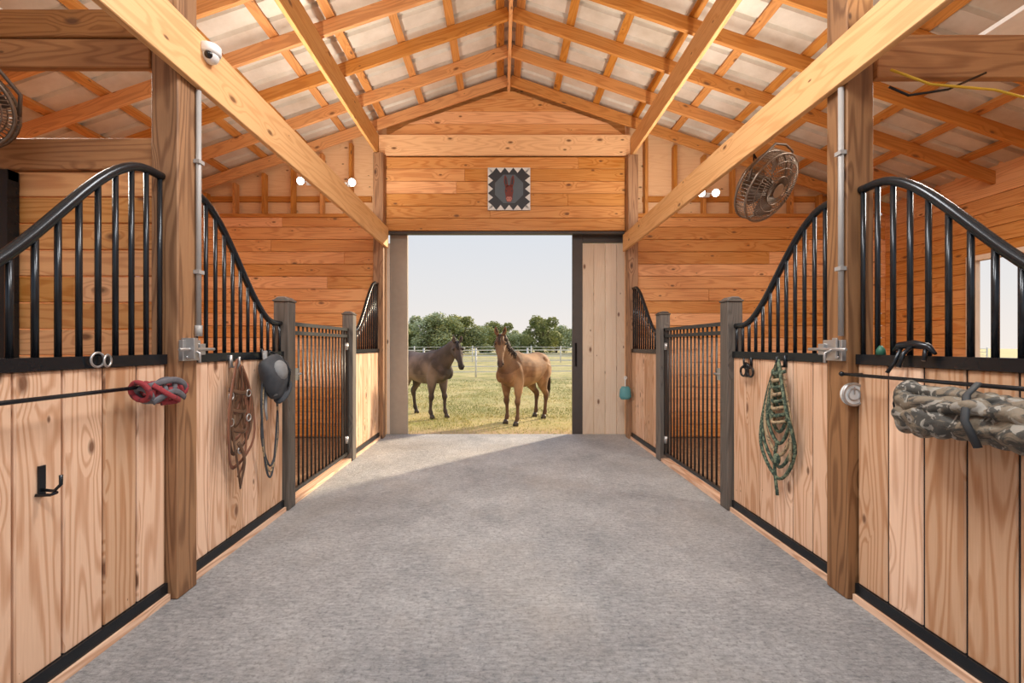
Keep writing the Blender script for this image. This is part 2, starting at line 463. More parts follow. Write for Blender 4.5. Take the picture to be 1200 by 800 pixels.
# barn quilt sign
M_navy=plain('sign_slate',(.035,.045,.06),.5);M_cream=plain('sign_cream',(.75,.80,.82),.5)
M_blue=plain('sign_blue_gray',(.10,.14,.18),.5);M_red=plain('sign_maroon',(.17,.035,.03),.5);M_pink=plain('sign_pink',(.50,.20,.17),.5)
sg=empty('mule_quilt_sign',(.105,6.13,3.56))
a=Acc();h=.305
a.prism([(-h,-h),(h,-h),(h,h),(-h,h)],0,.016,0)
def tri(pts,mat,lv=0):
    ar=sum(pts[i][0]*pts[(i+1)%len(pts)][1]-pts[(i+1)%len(pts)][0]*pts[i][1] for i in range(len(pts)))
    if ar<0: pts=pts[::-1]
    a.prism(pts,-.003*(lv+1),-.003*lv,mat)
nT=5;w=2*h/nT
for r in range(4):
    c,s_=[(1,0),(0,1),(-1,0),(0,-1)][r]
    R=lambda x,z:(x*c-z*s_,x*s_+z*c)
    for i in range(nT):
        x0=-h+i*w
        tri([R(x0,h),R(x0+w,h),R(x0+w/2,h-.075)],1)
oc8=[(.22*math.cos(math.pi/8+k*math.pi/4),.22*math.sin(math.pi/8+k*math.pi/4)) for k in range(8)]
tri(oc8,2,0)
# mule head, face on, with long ears
tri([(-.05,.02),(-.062,-.03),(-.05,-.10),(-.048,-.15),(-.025,-.19),(.025,-.19),(.048,-.15),(.05,-.10),(.062,-.03),(.05,.02),(.02,.05),(-.02,.05)],4,1)
tri([(-.05,.01),(-.075,.10),(-.07,.17),(-.055,.20),(-.03,.15),(-.012,.04)],4,1);tri([(.05,.01),(.075,.10),(.07,.17),(.055,.20),(.03,.15),(.012,.04)],4,1)
tri([(-.053,.06),(-.058,.13),(-.05,.165),(-.036,.12),(-.03,.06)],0,2);tri([(.053,.06),(.058,.13),(.05,.165),(.036,.12),(.03,.06)],0,2)
tri([(-.044,-.14),(-.025,-.182),(.025,-.182),(.044,-.14),(.03,-.115),(-.03,-.115)],5,2)
for s_ in (-1,1):
    tri([(s_*.03,-.02),(s_*.05,-.025),(s_*.045,-.045),(s_*.03,-.04)],0,2);tri([(s_*.012,-.14),(s_*.024,-.135),(s_*.022,-.155)],0,3)
a.build('painted_panel',[M_navy,M_cream,M_blue,M_cream,M_red,M_pink],sg)
# barn fans
M_fan=plain('fan_steel',(.26,.21,.17),.4,.7,.3,30);M_fanb=plain('fan_blade_dusty',(.16,.12,.095),.5,.5,.3,30)
def fan(loc,nrm,R=.27):
    e=empty('barn_fan',loc)
    z=V(nrm).normalized();x=V((0,0,1)).cross(z).normalized();y=z.cross(x)
    mw=Matrix((x,y,z)).transposed().to_4x4();q=R/.27
    a=Acc()
    for r,zz in ((.05,.09),(.11,.088),(.17,.08),(.22,.065),(.27,.03),(.27,-.07),(.20,-.135),(.12,-.15)):
        a.ring((0,0,zz*q),r*q,.0035 if r<.27 else .009,n=32,seg=5)
    for i in range(60):
        t=2*math.pi*i/60;c,s=math.cos(t),math.sin(t)
        a.sweep([(c*r*q,s*r*q,zz*q) for r,zz in ((.04,.09),(.17,.08),(.23,.062),(.27,.03),(.27,-.07),(.2,-.135),(.08,-.15))],.0026,seg=4)
    a.sweep([(0,0,.085*q),(0,0,.097*q)],.055*q,seg=16)
    g=a.build('wire_cage',M_fan,e);g.matrix_local=mw
    a=Acc()
    for b in range(4):
        t=b*math.pi/2+.4
        o=len(a.v)
        for r,da,db in ((.04,-.25,.25),(.12,-.35,.42),(.19,-.34,.42),(.245,-.2,.34)):
            for qq,zq in ((da,-.02),(0,.0),(db,.03)):
                a.v.append(V((math.cos(t+qq)*r*q,math.sin(t+qq)*r*q,zq)));a.t.append(.5)
        for i in range(3):
            for k in range(2):
                p=o+i*3+k;a.f.append((p,p+1,p+4,p+3));a.uv+=[(0,0)]*4;a.m.append(0);a.sm.append(True)
    a.sweep([(0,0,-.19),(0,0,-.18),(0,0,-.03),(0,0,.03)],[.05,.07,.07,.045],seg=16)
    g=a.build('blades_and_motor',M_fanb,e);g.matrix_local=mw
    a=Acc();a.sweep([(-R-.01,0,0),(-R-.015,.10,-.03),(-.12,R+.03,-.05),(0,R+.05,-.05),(.12,R+.03,-.05),(R+.015,.10,-.03),(R+.01,0,0)],.009,seg=6)
    g=a.build('yoke_bracket',M_fanb,e);g.matrix_local=mw
    return e
fan((2.06,3.3,2.53),(.42,-.72,-.55),.255)
fan((-2.57,2.0,2.45),(.5,-.7,-.3),.20)
a=Acc();a.sweep([(2.02,3.42,2.76),(2.02,3.42,2.9),(1.97,3.2,2.9),(1.96,2.9,2.86),(1.95,2.5,2.82),(1.94,2.36,2.5)],.006,seg=6)
a.sweep([(2.0,3.34,2.76),(1.92,3.3,2.84),(1.84,3.3,2.84),(1.785,3.3,2.80)],.008,seg=6);a.build('fan_power_cord',M_black)
M_yel=plain('yellow_wire',(.8,.55,.05),.5)
a=Acc();a.sweep([(1.96,2.15,2.7),(2.15,2.14,2.62),(2.45,2.12,2.58),(2.75,2.14,2.52),(3.1,2.16,2.45)],.006,seg=6);a.build('yellow_wire',M_yel)
a=Acc();a.sweep([(1.96,2.16,2.62),(2.05,2.15,2.57),(2.25,2.15,2.60),(2.45,2.16,2.69)],.006,seg=6);a.build('black_cable',M_black)
e=empty('security_camera',(-1.61,2.36,2.93))
a=Acc();a.sweep([(0,0,.03),(0,0,-.005),(.0,0,-.02)],[.052,.052,.045],seg=18,mat=0);a.ball((0,0,-.02),.043,mat=0);a.ball((.008,-.028,-.03),.022,mat=1)
a.sweep([(-.03,0,.03),(.0,0,.03)],.02,seg=10)
a.build('dome',[M_white,M_lens],e)
a=Acc();a.sweep([(-1.655,2.33,1.42),(-1.655,2.33,2.70)],.013,seg=10);a.sweep([(-1.655,2.33,1.36),(-1.655,2.33,1.42)],.018,seg=10)
for z in (1.7,2.3): a.box(-1.669,-1.638,2.308,2.352,z,z+.02,g='x')
a.build('conduit',M_pvc)
a=Acc();a.sweep([(1.765,2.22,1.36),(1.765,2.22,2.65)],.013,seg=10)
for z in (1.7,2.3): a.box(1.748,1.779,2.20,2.242,z,z+.02,g='x')
a.build('conduit',M_pvc)
def latch(x,y,s):
    e=empty('stall_latch',(x,y,1.29));a=Acc()
    a.box(-.012,.012,-.07,.06,-.06,.05,g='y');a.box(s*.005-.02,s*.005+.03*s+.02,-.05,-.02,-.05,.06,g='z')
    a.sweep([(s*.03,-.12,0),(s*.03,.14,0)],.009,seg=8);a.sweep([(s*.03,-.03,0),(s*.07,-.03,-.02),(s*.07,-.03,-.07)],.007,seg=8)
    a.box(s*.02-.012,s*.02+.012,.03,.07,-.03,.03,g='z')
    for q in (-.05,.04):a.sweep([(s*.012,q,-.04),(s*.022,q,-.04)],.008,seg=6)
    a.build('latch_body',M_galv,e,.002)
latch(-1.655,2.27,1);latch(1.765,2.27,-1)
a=Acc();a.sweep([(1.80,2.199,1.06),(1.80,2.18,1.06)],.058,seg=24,mat=0);a.ring((1.80,2.18,1.06),.055,.007,(0,1,0),mat=1);a.ring((1.80,2.178,1.06),.03,.004,(0,1,0),mat=1)
a.box(1.798,1.802,2.174,2.178,1.06,1.1,g='z',mat=1);a.build('round_thermometer',[M_cream,M_galv])
def flood(x,z):
    e=empty('flood_light',(x,6.09,z));a=Acc()
    a.box(-.05,.05,.02,.05,-.03,.03);a.sweep([(0,.02,0),(0,-.02,.0)],.015)
    for s in (-1,1):
        a.sweep([(s*.02,-.01,0),(s*.09,-.03,.01)],.01)
        a.sweep([(s*.10,.03,.03),(s*.10,-.05,.0)],[.035,.055],seg=14)
        a.sweep([(s*.10,-.05,.0),(s*.10,-.053,-.001)],[.05,.05],seg=14,mat=1)
    a.build('lamp_heads',[M_white,M_lamp],e)
flood(-2.75,3.64);flood(-2.22,3.62);flood(2.93,3.47)
# tack
M_leather=plain('brown_leather',(.11,.055,.03),.45,0,.4,30)
M_leather2=plain('red_leather',(.20,.08,.045),.5,0,.4,30)
M_cap=plain('charcoal_fabric',(.05,.056,.066),.8,0,.5,20,.3)
M_capg=plain('gray_fabric',(.24,.25,.26),.8,0,.3,20,.3)
M_ropeg=speckled('green_speckled_rope',(.035,.06,.045),(.16,.20,.13),60,.52)
M_ropet=speckled('tan_speckled_rope',(.40,.30,.18),(.12,.09,.06),60,.58)
def strap(a,pts,w,t,mat=0,n=5):
    P=[V(p) for p in pts];out=[]
    for i in range(len(P)-1):
        p0=P[max(i-1,0)];p1=P[i];p2=P[i+1];p3=P[min(i+2,len(P)-1)]
        for k in range(n):
            u=k/n;out.append(.5*((2*p1)+(p2-p0)*u+(2*p0-5*p1+4*p2-p3)*u*u+(3*p1-p0-3*p2+p3)*u**3))
    out.append(P[-1])
    a.sweep(out,w/2,t/2,seg=6,up=(1,0,0),mat=mat)
def hook(a,x,y,z,s,mat=0):
    a.sweep([(x,y,z+.03),(x,y,z-.05)],.012,seg=8,mat=mat)
    a.sweep([(x,y,z-.04),(x+s*.04,y,z-.05),(x+s*.055,y,z-.02),(x+s*.055,y,z+.02)],.007,seg=8,mat=mat)
e=empty('leather_bridle',(-1.715,2.70,1.2));a=Acc();hook(a,0,0,.02,1,2)
for i in range(6):
    w=.025+.024*i;d=.20+.085*i
    strap(a,[(.04,0,.02),(.035+.01*i,-w,-.05-d*.3),(.03+.012*i,-w*1.1,-d*.75),(.035,-w*.2,-d-.03),(.03+.008*i,w*.9,-d*.8),(.035,w,-d*.3),(.04,0,.02)],.026,.008,i%2)
for z in (-.16,-.28,-.40): strap(a,[(.045,-.09,z),(.085,0,z-.03),(.045,.09,z)],.028,.008,0)
strap(a,[(.04,.02,0),(.06,-.08,-.35),(.06,-.03,-.62),(.05,.02,-.80)],.022,.007,0)
strap(a,[(.04,.02,0),(.05,.08,-.3),(.06,.05,-.6),(.05,-.01,-.72)],.022,.007,1)
strap(a,[(.06,-.02,-.5),(.07,.03,-.62),(.06,.0,-.78)],.03,.01,0)
for k in range(4): strap(a,[(.05,.04,-.02),(.06,.11+.01*k,-.2-.03*k),(.05,.08,-.42-.03*k),(.055,.03,-.2),(.05,.04,-.02)],.018,.007,(k+1)%2)
for y,z in ((-.09,-.20),(.09,-.20),(-.09,-.36),(.09,-.36),(0,-.55)): a.ring((.06,y,z),.022,.005,(1,0,0),mat=2)
a.build('straps',[M_leather,M_leather2,M_galv],e)
e=empty('riding_cap_with_lead_rope',(-1.715,3.05,1.13));a=Acc();hook(a,0,0,.13,1,2)
R_=Matrix.Rotation(.45,3,'X')
o=len(a.v);a.ball((.095,0,-.04),(.09,.15,.17),22,14,0,R=R_)
for i in range(o,len(a.v)): a.v[i]+=V((noise.noise(a.v[i]*9)*.025,noise.noise(a.v[i]*8+V((5,0,0)))*.03,noise.noise(a.v[i]*7)*.02))
a.ball((.12,.06,-.15),(.06,.11,.022),14,8,0,R=Matrix.Rotation(.9,3,'X'))
o=len(a.v);a.ball((.145,-.03,-.0),(.045,.07,.08),14,8,1,R=R_)
a.sweep([(.04,-.03,.14),(.07,-.09,.10),(.13,-.12,-.02),(.13,-.06,-.17)],.016,.007,seg=6,mat=1)
a.sweep([(.04,.03,.14),(.11,.06,.10),(.18,.05,0),(.17,.04,-.12)],.014,.007,seg=6,mat=2)
for k in range(3):
    strap(a,[(.05,0,.1),(.07,-.09-.02*k,-.15),(.06,-.11+.02*k,-.45-.08*k),(.06,0,-.68-.04*k),(.06,.10-.02*k,-.5-.05*k),(.07,.06+.01*k,-.15),(.05,0,.1)],.014,.014,3 if k==1 else 0)
strap(a,[(.06,-.05,-.15),(.08,-.09,-.27),(.06,-.04,-.34)],.03,.01,1)
a.build('cap_and_rope',[M_cap,M_capg,M_black,M_ropet],e)
e=empty('rope_halter',(1.82,2.74,1.2));a=Acc();hook(a,0,0,.02,-1,2)
for i in range(8):
    w=.025+.015*i;d=.20+.075*i;m=1 if i%3==2 else 0
    strap(a,[(-.045,0,.02),(-.035-.007*i,-w,-.05-d*.3),(-.035,-w*1.1,-d*.75),(-.04,0,-d-.02),(-.035-.006*i,w,-d*.75),(-.035,w,-d*.3),(-.045,0,.02)],.021,.021,m)
for i in range(8):
    z=-.05-.045*i;strap(a,[(-.035,-.06,z),(-.075,0,z-.02),(-.035,.06,z)],.024,.024,i%2)
strap(a,[(-.05,.0,-.5),(-.05,.03,-.65),(-.05,.0,-.85)],.02,.02,0);strap(a,[(-.05,-.05,-.1),(-.06,-.14,-.35),(-.05,-.12,-.6)],.018,.018,1)
a.ball((-.055,0,-.62),(.022,.022,.04),mat=0)
a.build('rope',[M_ropeg,M_ropet,M_black],e)
e=empty('snaffle_bit',(1.825,3.12,1.18));a=Acc();hook(a,0,0,.02,-1,1)
a.ring((-.03,-.04,-.06),.035,.008,(1,0,0));a.ring((-.03,.05,-.06),.035,.008,(1,0,0));a.sweep([(-.03,-.04,-.03),(-.04,0,.0),(-.03,.05,-.03)],.012,seg=8);a.sweep([(-.03,.0,0),(-.03,.0,-.1)],.014,seg=8)
a.build('bit',[M_lens,M_black],e)
e=empty('bridle_hook',(-1.728,1.60,.80));a=Acc();a.box(-.001,.006,-.012,.012,-.05,.06,g='z')
a.sweep([(.0,0,-.03),(.05,0,-.035),(.075,0,-.01),(.075,0,.025)],.006,seg=8);a.sweep([(.0,-.02,-.045),(.035,0,-.05),(.06,.0,-.04)],.006,seg=8);a.build('hook',M_black,e)
def bar(x,y0,y1,z,s):
    e=empty('blanket_bar');a=Acc();a.sweep([(x,y0,z),(x,y1,z)],.0085,seg=10)
    for y in (y0+.02,y1-.03): a.sweep([(x-s*.08,y,z+.0),(x,y,z)],.007,seg=8)
    a.ball((x,y1,z),.013);a.build('rod',M_black,e)
bar(-1.65,.85,2.10,1.12,1);bar(1.745,.85,2.19,1.165,-1)
M_redr=speckled('red_nylon',(.30,.035,.045),(.12,.03,.04),45,.6);M_grayr=plain('gray_nylon',(.12,.12,.14),.7,0,.4,40)
e=empty('nylon_halter',(-1.635,2.05,1.10));a=Acc();rnd=random.Random(5)
for i in range(12):
    y=-.12+.02*i
    ax=V((.3*rnd.uniform(-1,1),1,.6*rnd.uniform(-1,1)))
    a.ring((0,y,-.005+.012*rnd.uniform(-1,1)),.030+.014*rnd.random(),.013,ax,n=18,seg=6,mat=1 if i%3==1 else 0)
strap(a,[(.03,-.13,.02),(.05,0,.045),(.05,.08,.02),(.03,.12,-.03)],.03,.01,1);strap(a,[(.04,-.10,-.05),(.06,0,-.01),(.04,.10,-.05)],.03,.01,1)
strap(a,[(.04,-.10,.03),(.065,-.02,-.03),(.04,.06,-.06),(.03,-.04,-.06)],.026,.01,0)
a.build('webbing',[M_redr,M_grayr],e)
def mat_camo():
    m,nt,b=newmat('camo_canvas')
    oc=N(nt,'ShaderNodeTexCoord').outputs['Object']
    n1=noise_(nt,mapping(nt,oc,(1,.8,1)),11,4,.65,1.2);n2=noise_(nt,mapping(nt,oc,(1,.8,1)),19,3,.6,1.5)
    col=mix(nt,ramp(nt,n1,.46,.52),(.20,.165,.12),(.055,.055,.05))
    col=mix(nt,ramp(nt,n2,.55,.59),col,(.30,.29,.26))
    nt.links.new(col,b.inputs['Base Color']);b.inputs['Roughness'].default_value=.6
    bump(nt,b,noise_(nt,oc,30,5,.7),.6,.01);return m
M_camo=mat_camo();M_bind=plain('dark_binding',(.04,.045,.05),.7)
e=empty('horse_blanket',(1.73,1.55,1.06));a=Acc()
L=60
def roll(y0,y1,r0,r1,c,seed,mat=0,seg=48):
    pts=[];ra=[];o=len(a.v)
    for i in range(L+1):
        t=i/L;f=min(1,.72+.28*math.sin(math.pi*min(t*8,(1-t)*8,.5)))
        pts.append((c[0],y0+(y1-y0)*t,c[1]));ra.append((r0+(r1-r0)*t)*f)
    a.sweep(pts,ra,[r*1.12 for r in ra],seg=seg,mat=mat,up=(0,0,1))
    for i in range(o,len(a.v)):
        v=a.v[i];k=noise.noise(V((v.x*14+seed,v.y*4,v.z*14)))*.03+abs(noise.noise(V((v.x*9,v.y*13+v.z*16,v.z*11+seed))))*.04-.006
        dr=V((v.x-c[0],0,v.z-c[1]));
        if dr.length>1e-4: a.v[i]=v+dr.normalized()*k
roll(.27,-.30,.056,.066,(0,0),1)
roll(.25,-.29,.040,.046,(-.048,-.045),8)
roll(.28,-.31,.030,.035,(-.01,.048),4)
roll(.22,-.28,.026,.034,(-.07,.02),12)
a.sweep([(-.02,-.02,.115),(-.085,-.04,.075),(-.125,-.07,-.01),(-.10,-.09,-.10)],.012,.006,seg=6,mat=1)
a.sweep([(-.0,.285,.0),(-.0,.30,.0)],[.05,.03],seg=14,mat=1)
a.build('rolled_canvas',[M_camo,M_bind],e)
e=empty('iron_saddle_bracket',(1.80,1.86,1.275));a=Acc()
a.sweep([(0,-.09,.0),(0,-.06,.03),(0,0,.04),(0,.07,.035),(0,.1,.01)],[.006,.014,.02,.016,.006],seg=10)
a.sweep([(0,.06,.03),(-.02,.08,-.05),(-.04,.09,-.09)],.008,seg=8);a.sweep([(0,-.05,.03),(-.02,-.06,-.03)],.008,seg=8);a.sweep([(0,0,.04),(-.05,0,0),(-.07,0,-.06)],.009,seg=8)
a.build('bracket',M_black,e)
M_teal=plain('teal_plastic',(.10,.32,.36),.4)
e=empty('feed_scoop',(1.725,5.96,.62));a=Acc();a.sweep([(0,0,.25),(0,0,.06)],.008,seg=6,mat=1);a.sweep([(0,0,.12),(0,0,.08),(0,0,-.02),(0,0,-.06)],[.05,.075,.085,.06],[.03,.045,.05,.04],seg=14,up=(0,1,0));a.ring((0,0,.24),.02,.005,(0,1,0),mat=1)
a.build('scoop',[M_teal,M_cream],e)
a=Acc();a.ring((-1.705,1.80,1.25),.03,.005,(1,0,0));a.ring((-1.70,1.84,1.245),.025,.005,(1,.3,0));a.build('tie_ring',M_galv)
M_grn=plain('green_cap',(.03,.14,.09),.5)
a=Acc();a.sweep([(1.83,2.06,1.265),(1.83,2.06,1.29),(1.83,2.06,1.31)],[.02,.018,.006],seg=10);a.build('green_bucket_hook',M_grn)
# horses
def dirv(p,y): p=math.radians(p);y=math.radians(y);return V((math.cos(p)*math.cos(y),math.cos(p)*math.sin(y),math.sin(p)))
def horse(loc,rot,scale,npitch,nyaw,hpitch,hyaw,pal,earlen=.16,stance=(0,0,0,0),mside=-1):
    root=empty('horse',loc);root.rotation_euler=(0,0,rot);root.scale=(scale,)*3
    a=Acc()
    S=[(.76,1.06,.11,.09),(.69,1.06,.21,.17),(.58,1.07,.30,.225),(.42,1.11,.365,.26),(.22,1.095,.36,.29),(0,1.075,.35,.315),(-.2,1.09,.335,.315),(-.38,1.125,.315,.295),(-.55,1.16,.30,.275),(-.70,1.17,.26,.235),(-.82,1.155,.19,.17),(-.89,1.13,.10,.09)]
    a.sweep([(x,0,z) for x,z,h,w in S],[w for *_,w in S],[h for _,_,h,_ in S],seg=28,up=(0,0,1))
    P=[V((.38,0,1.16)),V((.58,0,1.27))]
    P.append(P[1]+.24*dirv(npitch,nyaw*.35));P.append(P[2]+.22*dirv(npitch+3,nyaw*.8));P.append(P[3]+.15*dirv(npitch-8,nyaw))
    nw=[.19,.155,.11,.085,.072];nh=[.32,.275,.21,.165,.125]
    a.sweep(P,nw,nh,seg=22,up=(-.3,0,1))
    hd=dirv(hpitch,hyaw);side=V((-math.sin(math.radians(hyaw)),math.cos(math.radians(hyaw)),0));upn=hd.cross(side)*-1
    if upn.dot(V((1,0,1)))<0: upn=-upn
    poll=P[4]+V((0,0,.02))
    HS=[(-.05,.07,.06),(.0,.10,.08),(.08,.125,.098),(.17,.128,.108),(.27,.108,.088),(.37,.078,.064),(.46,.064,.054),(.53,.066,.062),(.58,.058,.058),(.615,.03,.035)]
    def hp(t,dn=0,sd=0):
        return poll+hd*t+upn*(.07-dn)+side*sd
    a.sweep([hp(t,h+ (.0 if t<.4 else .012)) for t,h,w in HS],[w for *_,w in HS],[h for _,h,_ in HS],seg=20,up=upn)
    for sd in (-1,1): a.ball(hp(.12,.16,sd*.06),(.09,.05,.09),mat=0);a.ball(hp(.14,.04,sd*.082),(.045,.03,.03));a.ball(hp(.3,.06,sd*.06),(.03,.02,.07))
    hooves=[]
    for k,(sx,sy) in enumerate(((1,1),(1,-1),(-1,1),(-1,-1))):
        d=stance[k]
        if sx>0:
            pts=[(.46,.12,1.12),(.42,.145,.98),(.40,.155,.84),(.41+d*.3,.155,.66),(.415+d*.5,.155,.54),(.425+d*.6,.155,.49),(.425+d*.65,.155,.45),(.415+d*.8,.155,.38),(.41+d*.9,.155,.22),(.42+d,.155,.15),(.45+d,.155,.085),(.46+d,.155,.06)]
            ra=[.13,.125,.10,.074,.050,.060,.058,.035,.031,.048,.036,.038];rb=[.17,.165,.135,.090,.056,.066,.062,.042,.038,.054,.040,.042]
            hx=.47+d
        else:
            pts=[(-.56,.11,1.16),(-.54,.135,1.0),(-.48,.155,.86),(-.52+d*.2,.155,.74),(-.60+d*.5,.15,.62),(-.685+d*.7,.145,.54),(-.69+d*.75,.145,.49),(-.67+d*.8,.145,.38),(-.65+d*.9,.145,.22),(-.645+d,.145,.15),(-.61+d,.145,.085),(-.60+d,.145,.06)]
            ra=[.18,.16,.125,.095,.060,.054,.054,.036,.034,.048,.037,.039];rb=[.25,.24,.185,.13,.076,.078,.072,.048,.042,.055,.043,.044]
            hx=-.59+d
        a.sweep([(x,y*sy,z) for x,y,z in pts],ra,rb,seg=16,up=(1,0,0))
        hooves.append((hx,(.155 if sx>0 else .145)*sy))
    for sy in (-1,1):
        a.ball((-.66,sy*.13,1.06),(.18,.13,.24));a.ball((.46,sy*.175,1.06),(.14,.10,.24),R=Matrix.Rotation(.35,3,'Y'));a.ball((.66,sy*.10,1.0),(.10,.10,.15))
        a.ball((-.5,sy*.2,1.28),(.12,.07,.08));a.ball((.40,sy*.16,.86),(.10,.075,.10))
    a.ball((.28,0,1.41),(.2,.05,.08))
    body=a.build('body_raw',[],None)
    r=body.modifiers.new('r','REMESH');r.mode='VOXEL';r.voxel_size=.013
    s=body.modifiers.new('s','SMOOTH');s.factor=.5;s.iterations=6
    dg=bpy.context.evaluated_depsgraph_get()
    me=bpy.data.meshes.new_from_object(body.evaluated_get(dg))
    bpy.data.objects.remove(body)
    ca=me.attributes.new('coat','FLOAT_COLOR','POINT')
    base,light,dark,muz=[V(c) for c in pal]
    cols=[]
    mz=hp(.6,.06)
    for v in me.vertices:
        p=v.co;c=base.copy()
        k=noise.noise(p*2.6+V((3,1,4)))*.5+.5
        c=c.lerp(light,sm((k-.35)/.35)*.85)
        if p.z<.95 and abs(p.x)<.4: c=c.lerp(light,.35)
        k=noise.noise(p*9)*.5+.5;c=c.lerp(light,sm((k-.5)/.3)*.35)
        k=noise.noise(p*6+V((9,9,0)))*.5+.5;c=c.lerp(dark,sm((k-.5)/.3)*.3)
        c=c.lerp(dark,sm((.66-p.z)/.25)*.8)
        c=c.lerp(dark,sm((.06-abs(p.y))/.05)*(.7 if p.z>1.35 and p.x<.6 else 0))
        hh=(p-poll).dot(hd)
        if (p-poll).length<.75: c=c.lerp(dark,.5*sm((hh+.1)/.15))
        dm=(p-mz).length;c=c.lerp(muz,sm((.2-dm)/.14)*.85)
        de=min((p-hp(.15,.045,sd*.1)).length for sd in (-1,1));c=c.lerp(dark,sm((.055-de)/.04)*.6)
        cols+=[c.x,c.y,c.z,1]
    ca.data.foreach_set('color',cols)
    m,nt,b=newmat('horse_coat')
    at=N(nt,'ShaderNodeAttribute',attribute_name='coat').outputs['Color']
    oc=N(nt,'ShaderNodeTexCoord').outputs['Object'];nn=noise_(nt,mapping(nt,oc,(30,30,90)),1,5,.7)
    nt.links.new(mix(nt,.45,at,mix(nt,nn,(.15,.15,.15),(1,1,1)),'MULTIPLY'),b.inputs['Base Color'])
    b.inputs['Roughness'].default_value=.72;bump(nt,b,nn,.3,.006)
    b.inputs['Specular IOR Level'].default_value=.3
    me.materials.clear();me.materials.append(m)
    me.polygons.foreach_set('use_smooth',[True]*len(me.polygons))
    ob=bpy.data.objects.new('body',me);COL.objects.link(ob);ob.parent=root
    Mh=plain('hair',tuple(dark*.5),.6,0,.4,20);Mhoof=plain('hoof',(.05,.04,.035),.5)
    a=Acc()
    for hx,hy in hooves:
        a.sweep([(hx-.012,hy,.085),(hx-.005,hy,.06),(hx+.012,hy,.0)],[.042,.048,.060],[.044,.052,.068],seg=16,up=(1,0,0))
    a.build('hooves',Mhoof,root)
    a=Acc()
    for sd in (-1,1):
        a.ball(hp(.155,.05,sd*.102),.023,mat=0,tint=.1)
        a.ball(hp(.565,.045,sd*.046),(.016,.014,.02),mat=0,tint=.1)
    a.sweep([hp(.60,.10,-.04),hp(.612,.095,0),hp(.60,.10,.04)],.005,seg=6)
    a.build('eyes_and_nostrils',M_lens,root)
    a=Acc();ed=(upn*.75-hd*.65).normalized()
    for sd in (-1,1):
        b0=hp(.0,.03,sd*.052);e1=(ed+side*sd*.18).normalized()
        a.sweep([b0+e1*earlen*t+side*sd*.012*math.sin(math.pi*t) for t in (0,.2,.4,.6,.8,.93,1)],[.024,.038,.042,.036,.023,.010,.002],[.018,.02,.018,.014,.01,.006,.002],seg=12,up=hd,mat=0)
        a.sweep([b0+e1*earlen*t+hd*.014 for t in (.2,.4,.6,.8,.9)],[.008,.024,.022,.014,.003],[.008,.009,.008,.005,.002],seg=8,up=hd,mat=1)
    a.build('ears',[plain('ear_coat',tuple(base.lerp(dark,.4)),.6),Mh],root)
    a=Acc();rnd=random.Random(9)
    cr=[]
    for i in range(len(P)-1):
        for k in range(12):
            t=k/12;p=P[i].lerp(P[i+1],t);tt=(P[i+1]-P[i]).normalized();sdv=tt.cross(V((-.3,0,1))).normalized();u=sdv.cross(tt)
            hgt=nh[i]+(nh[i+1]-nh[i])*t
            cr.append((p+u*hgt*.97,u,sdv,hgt,nw[i]+(nw[i+1]-nw[i])*t))
    for p,u,sdv,hgt,wd in cr[13:]:
        for q in range(4):
            ln=rnd.uniform(.12,.24);s2=sdv*(-mside)*-1
            j=V((rnd.uniform(-.012,.012),rnd.uniform(-.012,.012),0))
            a.sweep([p-u*.02+j,p+u*.018+s2*.02+j,p+s2*(wd*.85+.012)-u*.35*ln+j,p+s2*(wd+.022)-u*ln+j*2],[.012,.013,.009,.003],[.007,.008,.005,.002],seg=6)
    for q in range(9):
        sd=rnd.uniform(-.04,.04);a.sweep([hp(-.02,.0,sd*.5),hp(.04,-.02,sd),hp(.13,-.012,sd*1.2),hp(.19+.03*rnd.random(),-.005,sd)],[.010,.011,.008,.002],[.006]*3+[.002],seg=6)
    for q in range(40):
        t=rnd.uniform(0,6.28);r=rnd.uniform(0,.05);cx,cy=math.cos(t)*r,math.sin(t)*r;l=rnd.uniform(.38,.62)
        a.sweep([(-.86,cy*.4,1.27+cx*.3),(-.95+cx*.5,cy*.6,1.20),(-.98+cx,cy,1.0),(-.985+cx*1.3,cy*1.4,.75),(-.97+cx,cy*1.2,l)],[.02,.022,.018,.014,.003],seg=6)
    a.build('mane_and_tail',Mh,root)
    return root
horse((.42,8.23,-.155),math.radians(-126.9),.92,52,24,-68,37,((.25,.13,.065),(.52,.33,.19),(.075,.038,.025),(.07,.045,.037)),earlen=.20,stance=(.03,-.05,.02,-.08),mside=-1)
horse((-1.58,8.85,-.155),math.radians(-41),.93,33,-12,-55,-26,((.10,.078,.07),(.30,.235,.21),(.035,.028,.027),(.035,.03,.03)),earlen=.15,stance=(.06,-.06,.08,-.1),mside=-1)
# fence
def fence(name,y,x0,x1,sk=0):
    e=empty(name);a=Acc();x=x0
    while x<=x1:
        yy=y+sk*(x-x0);g=gz(x,yy)
        a.sweep([(x,yy,g-.1),(x,yy,g+1.35)],.045,seg=8)
        if x+2.4<=x1:
            g2=gz(x+2.4,yy+sk*2.4)
            for zz in (.25,.5,.75,1.0,1.25): a.beam((x,yy,g+zz),(x+2.4,yy+sk*2.4,g2+zz),.03,.04)
        x+=2.4
    a.build('posts_and_rails',M_fence,e)
fence('pasture_fence',19,-18,22,.05)
fence('pasture_fence',36,-36,40,-.03)
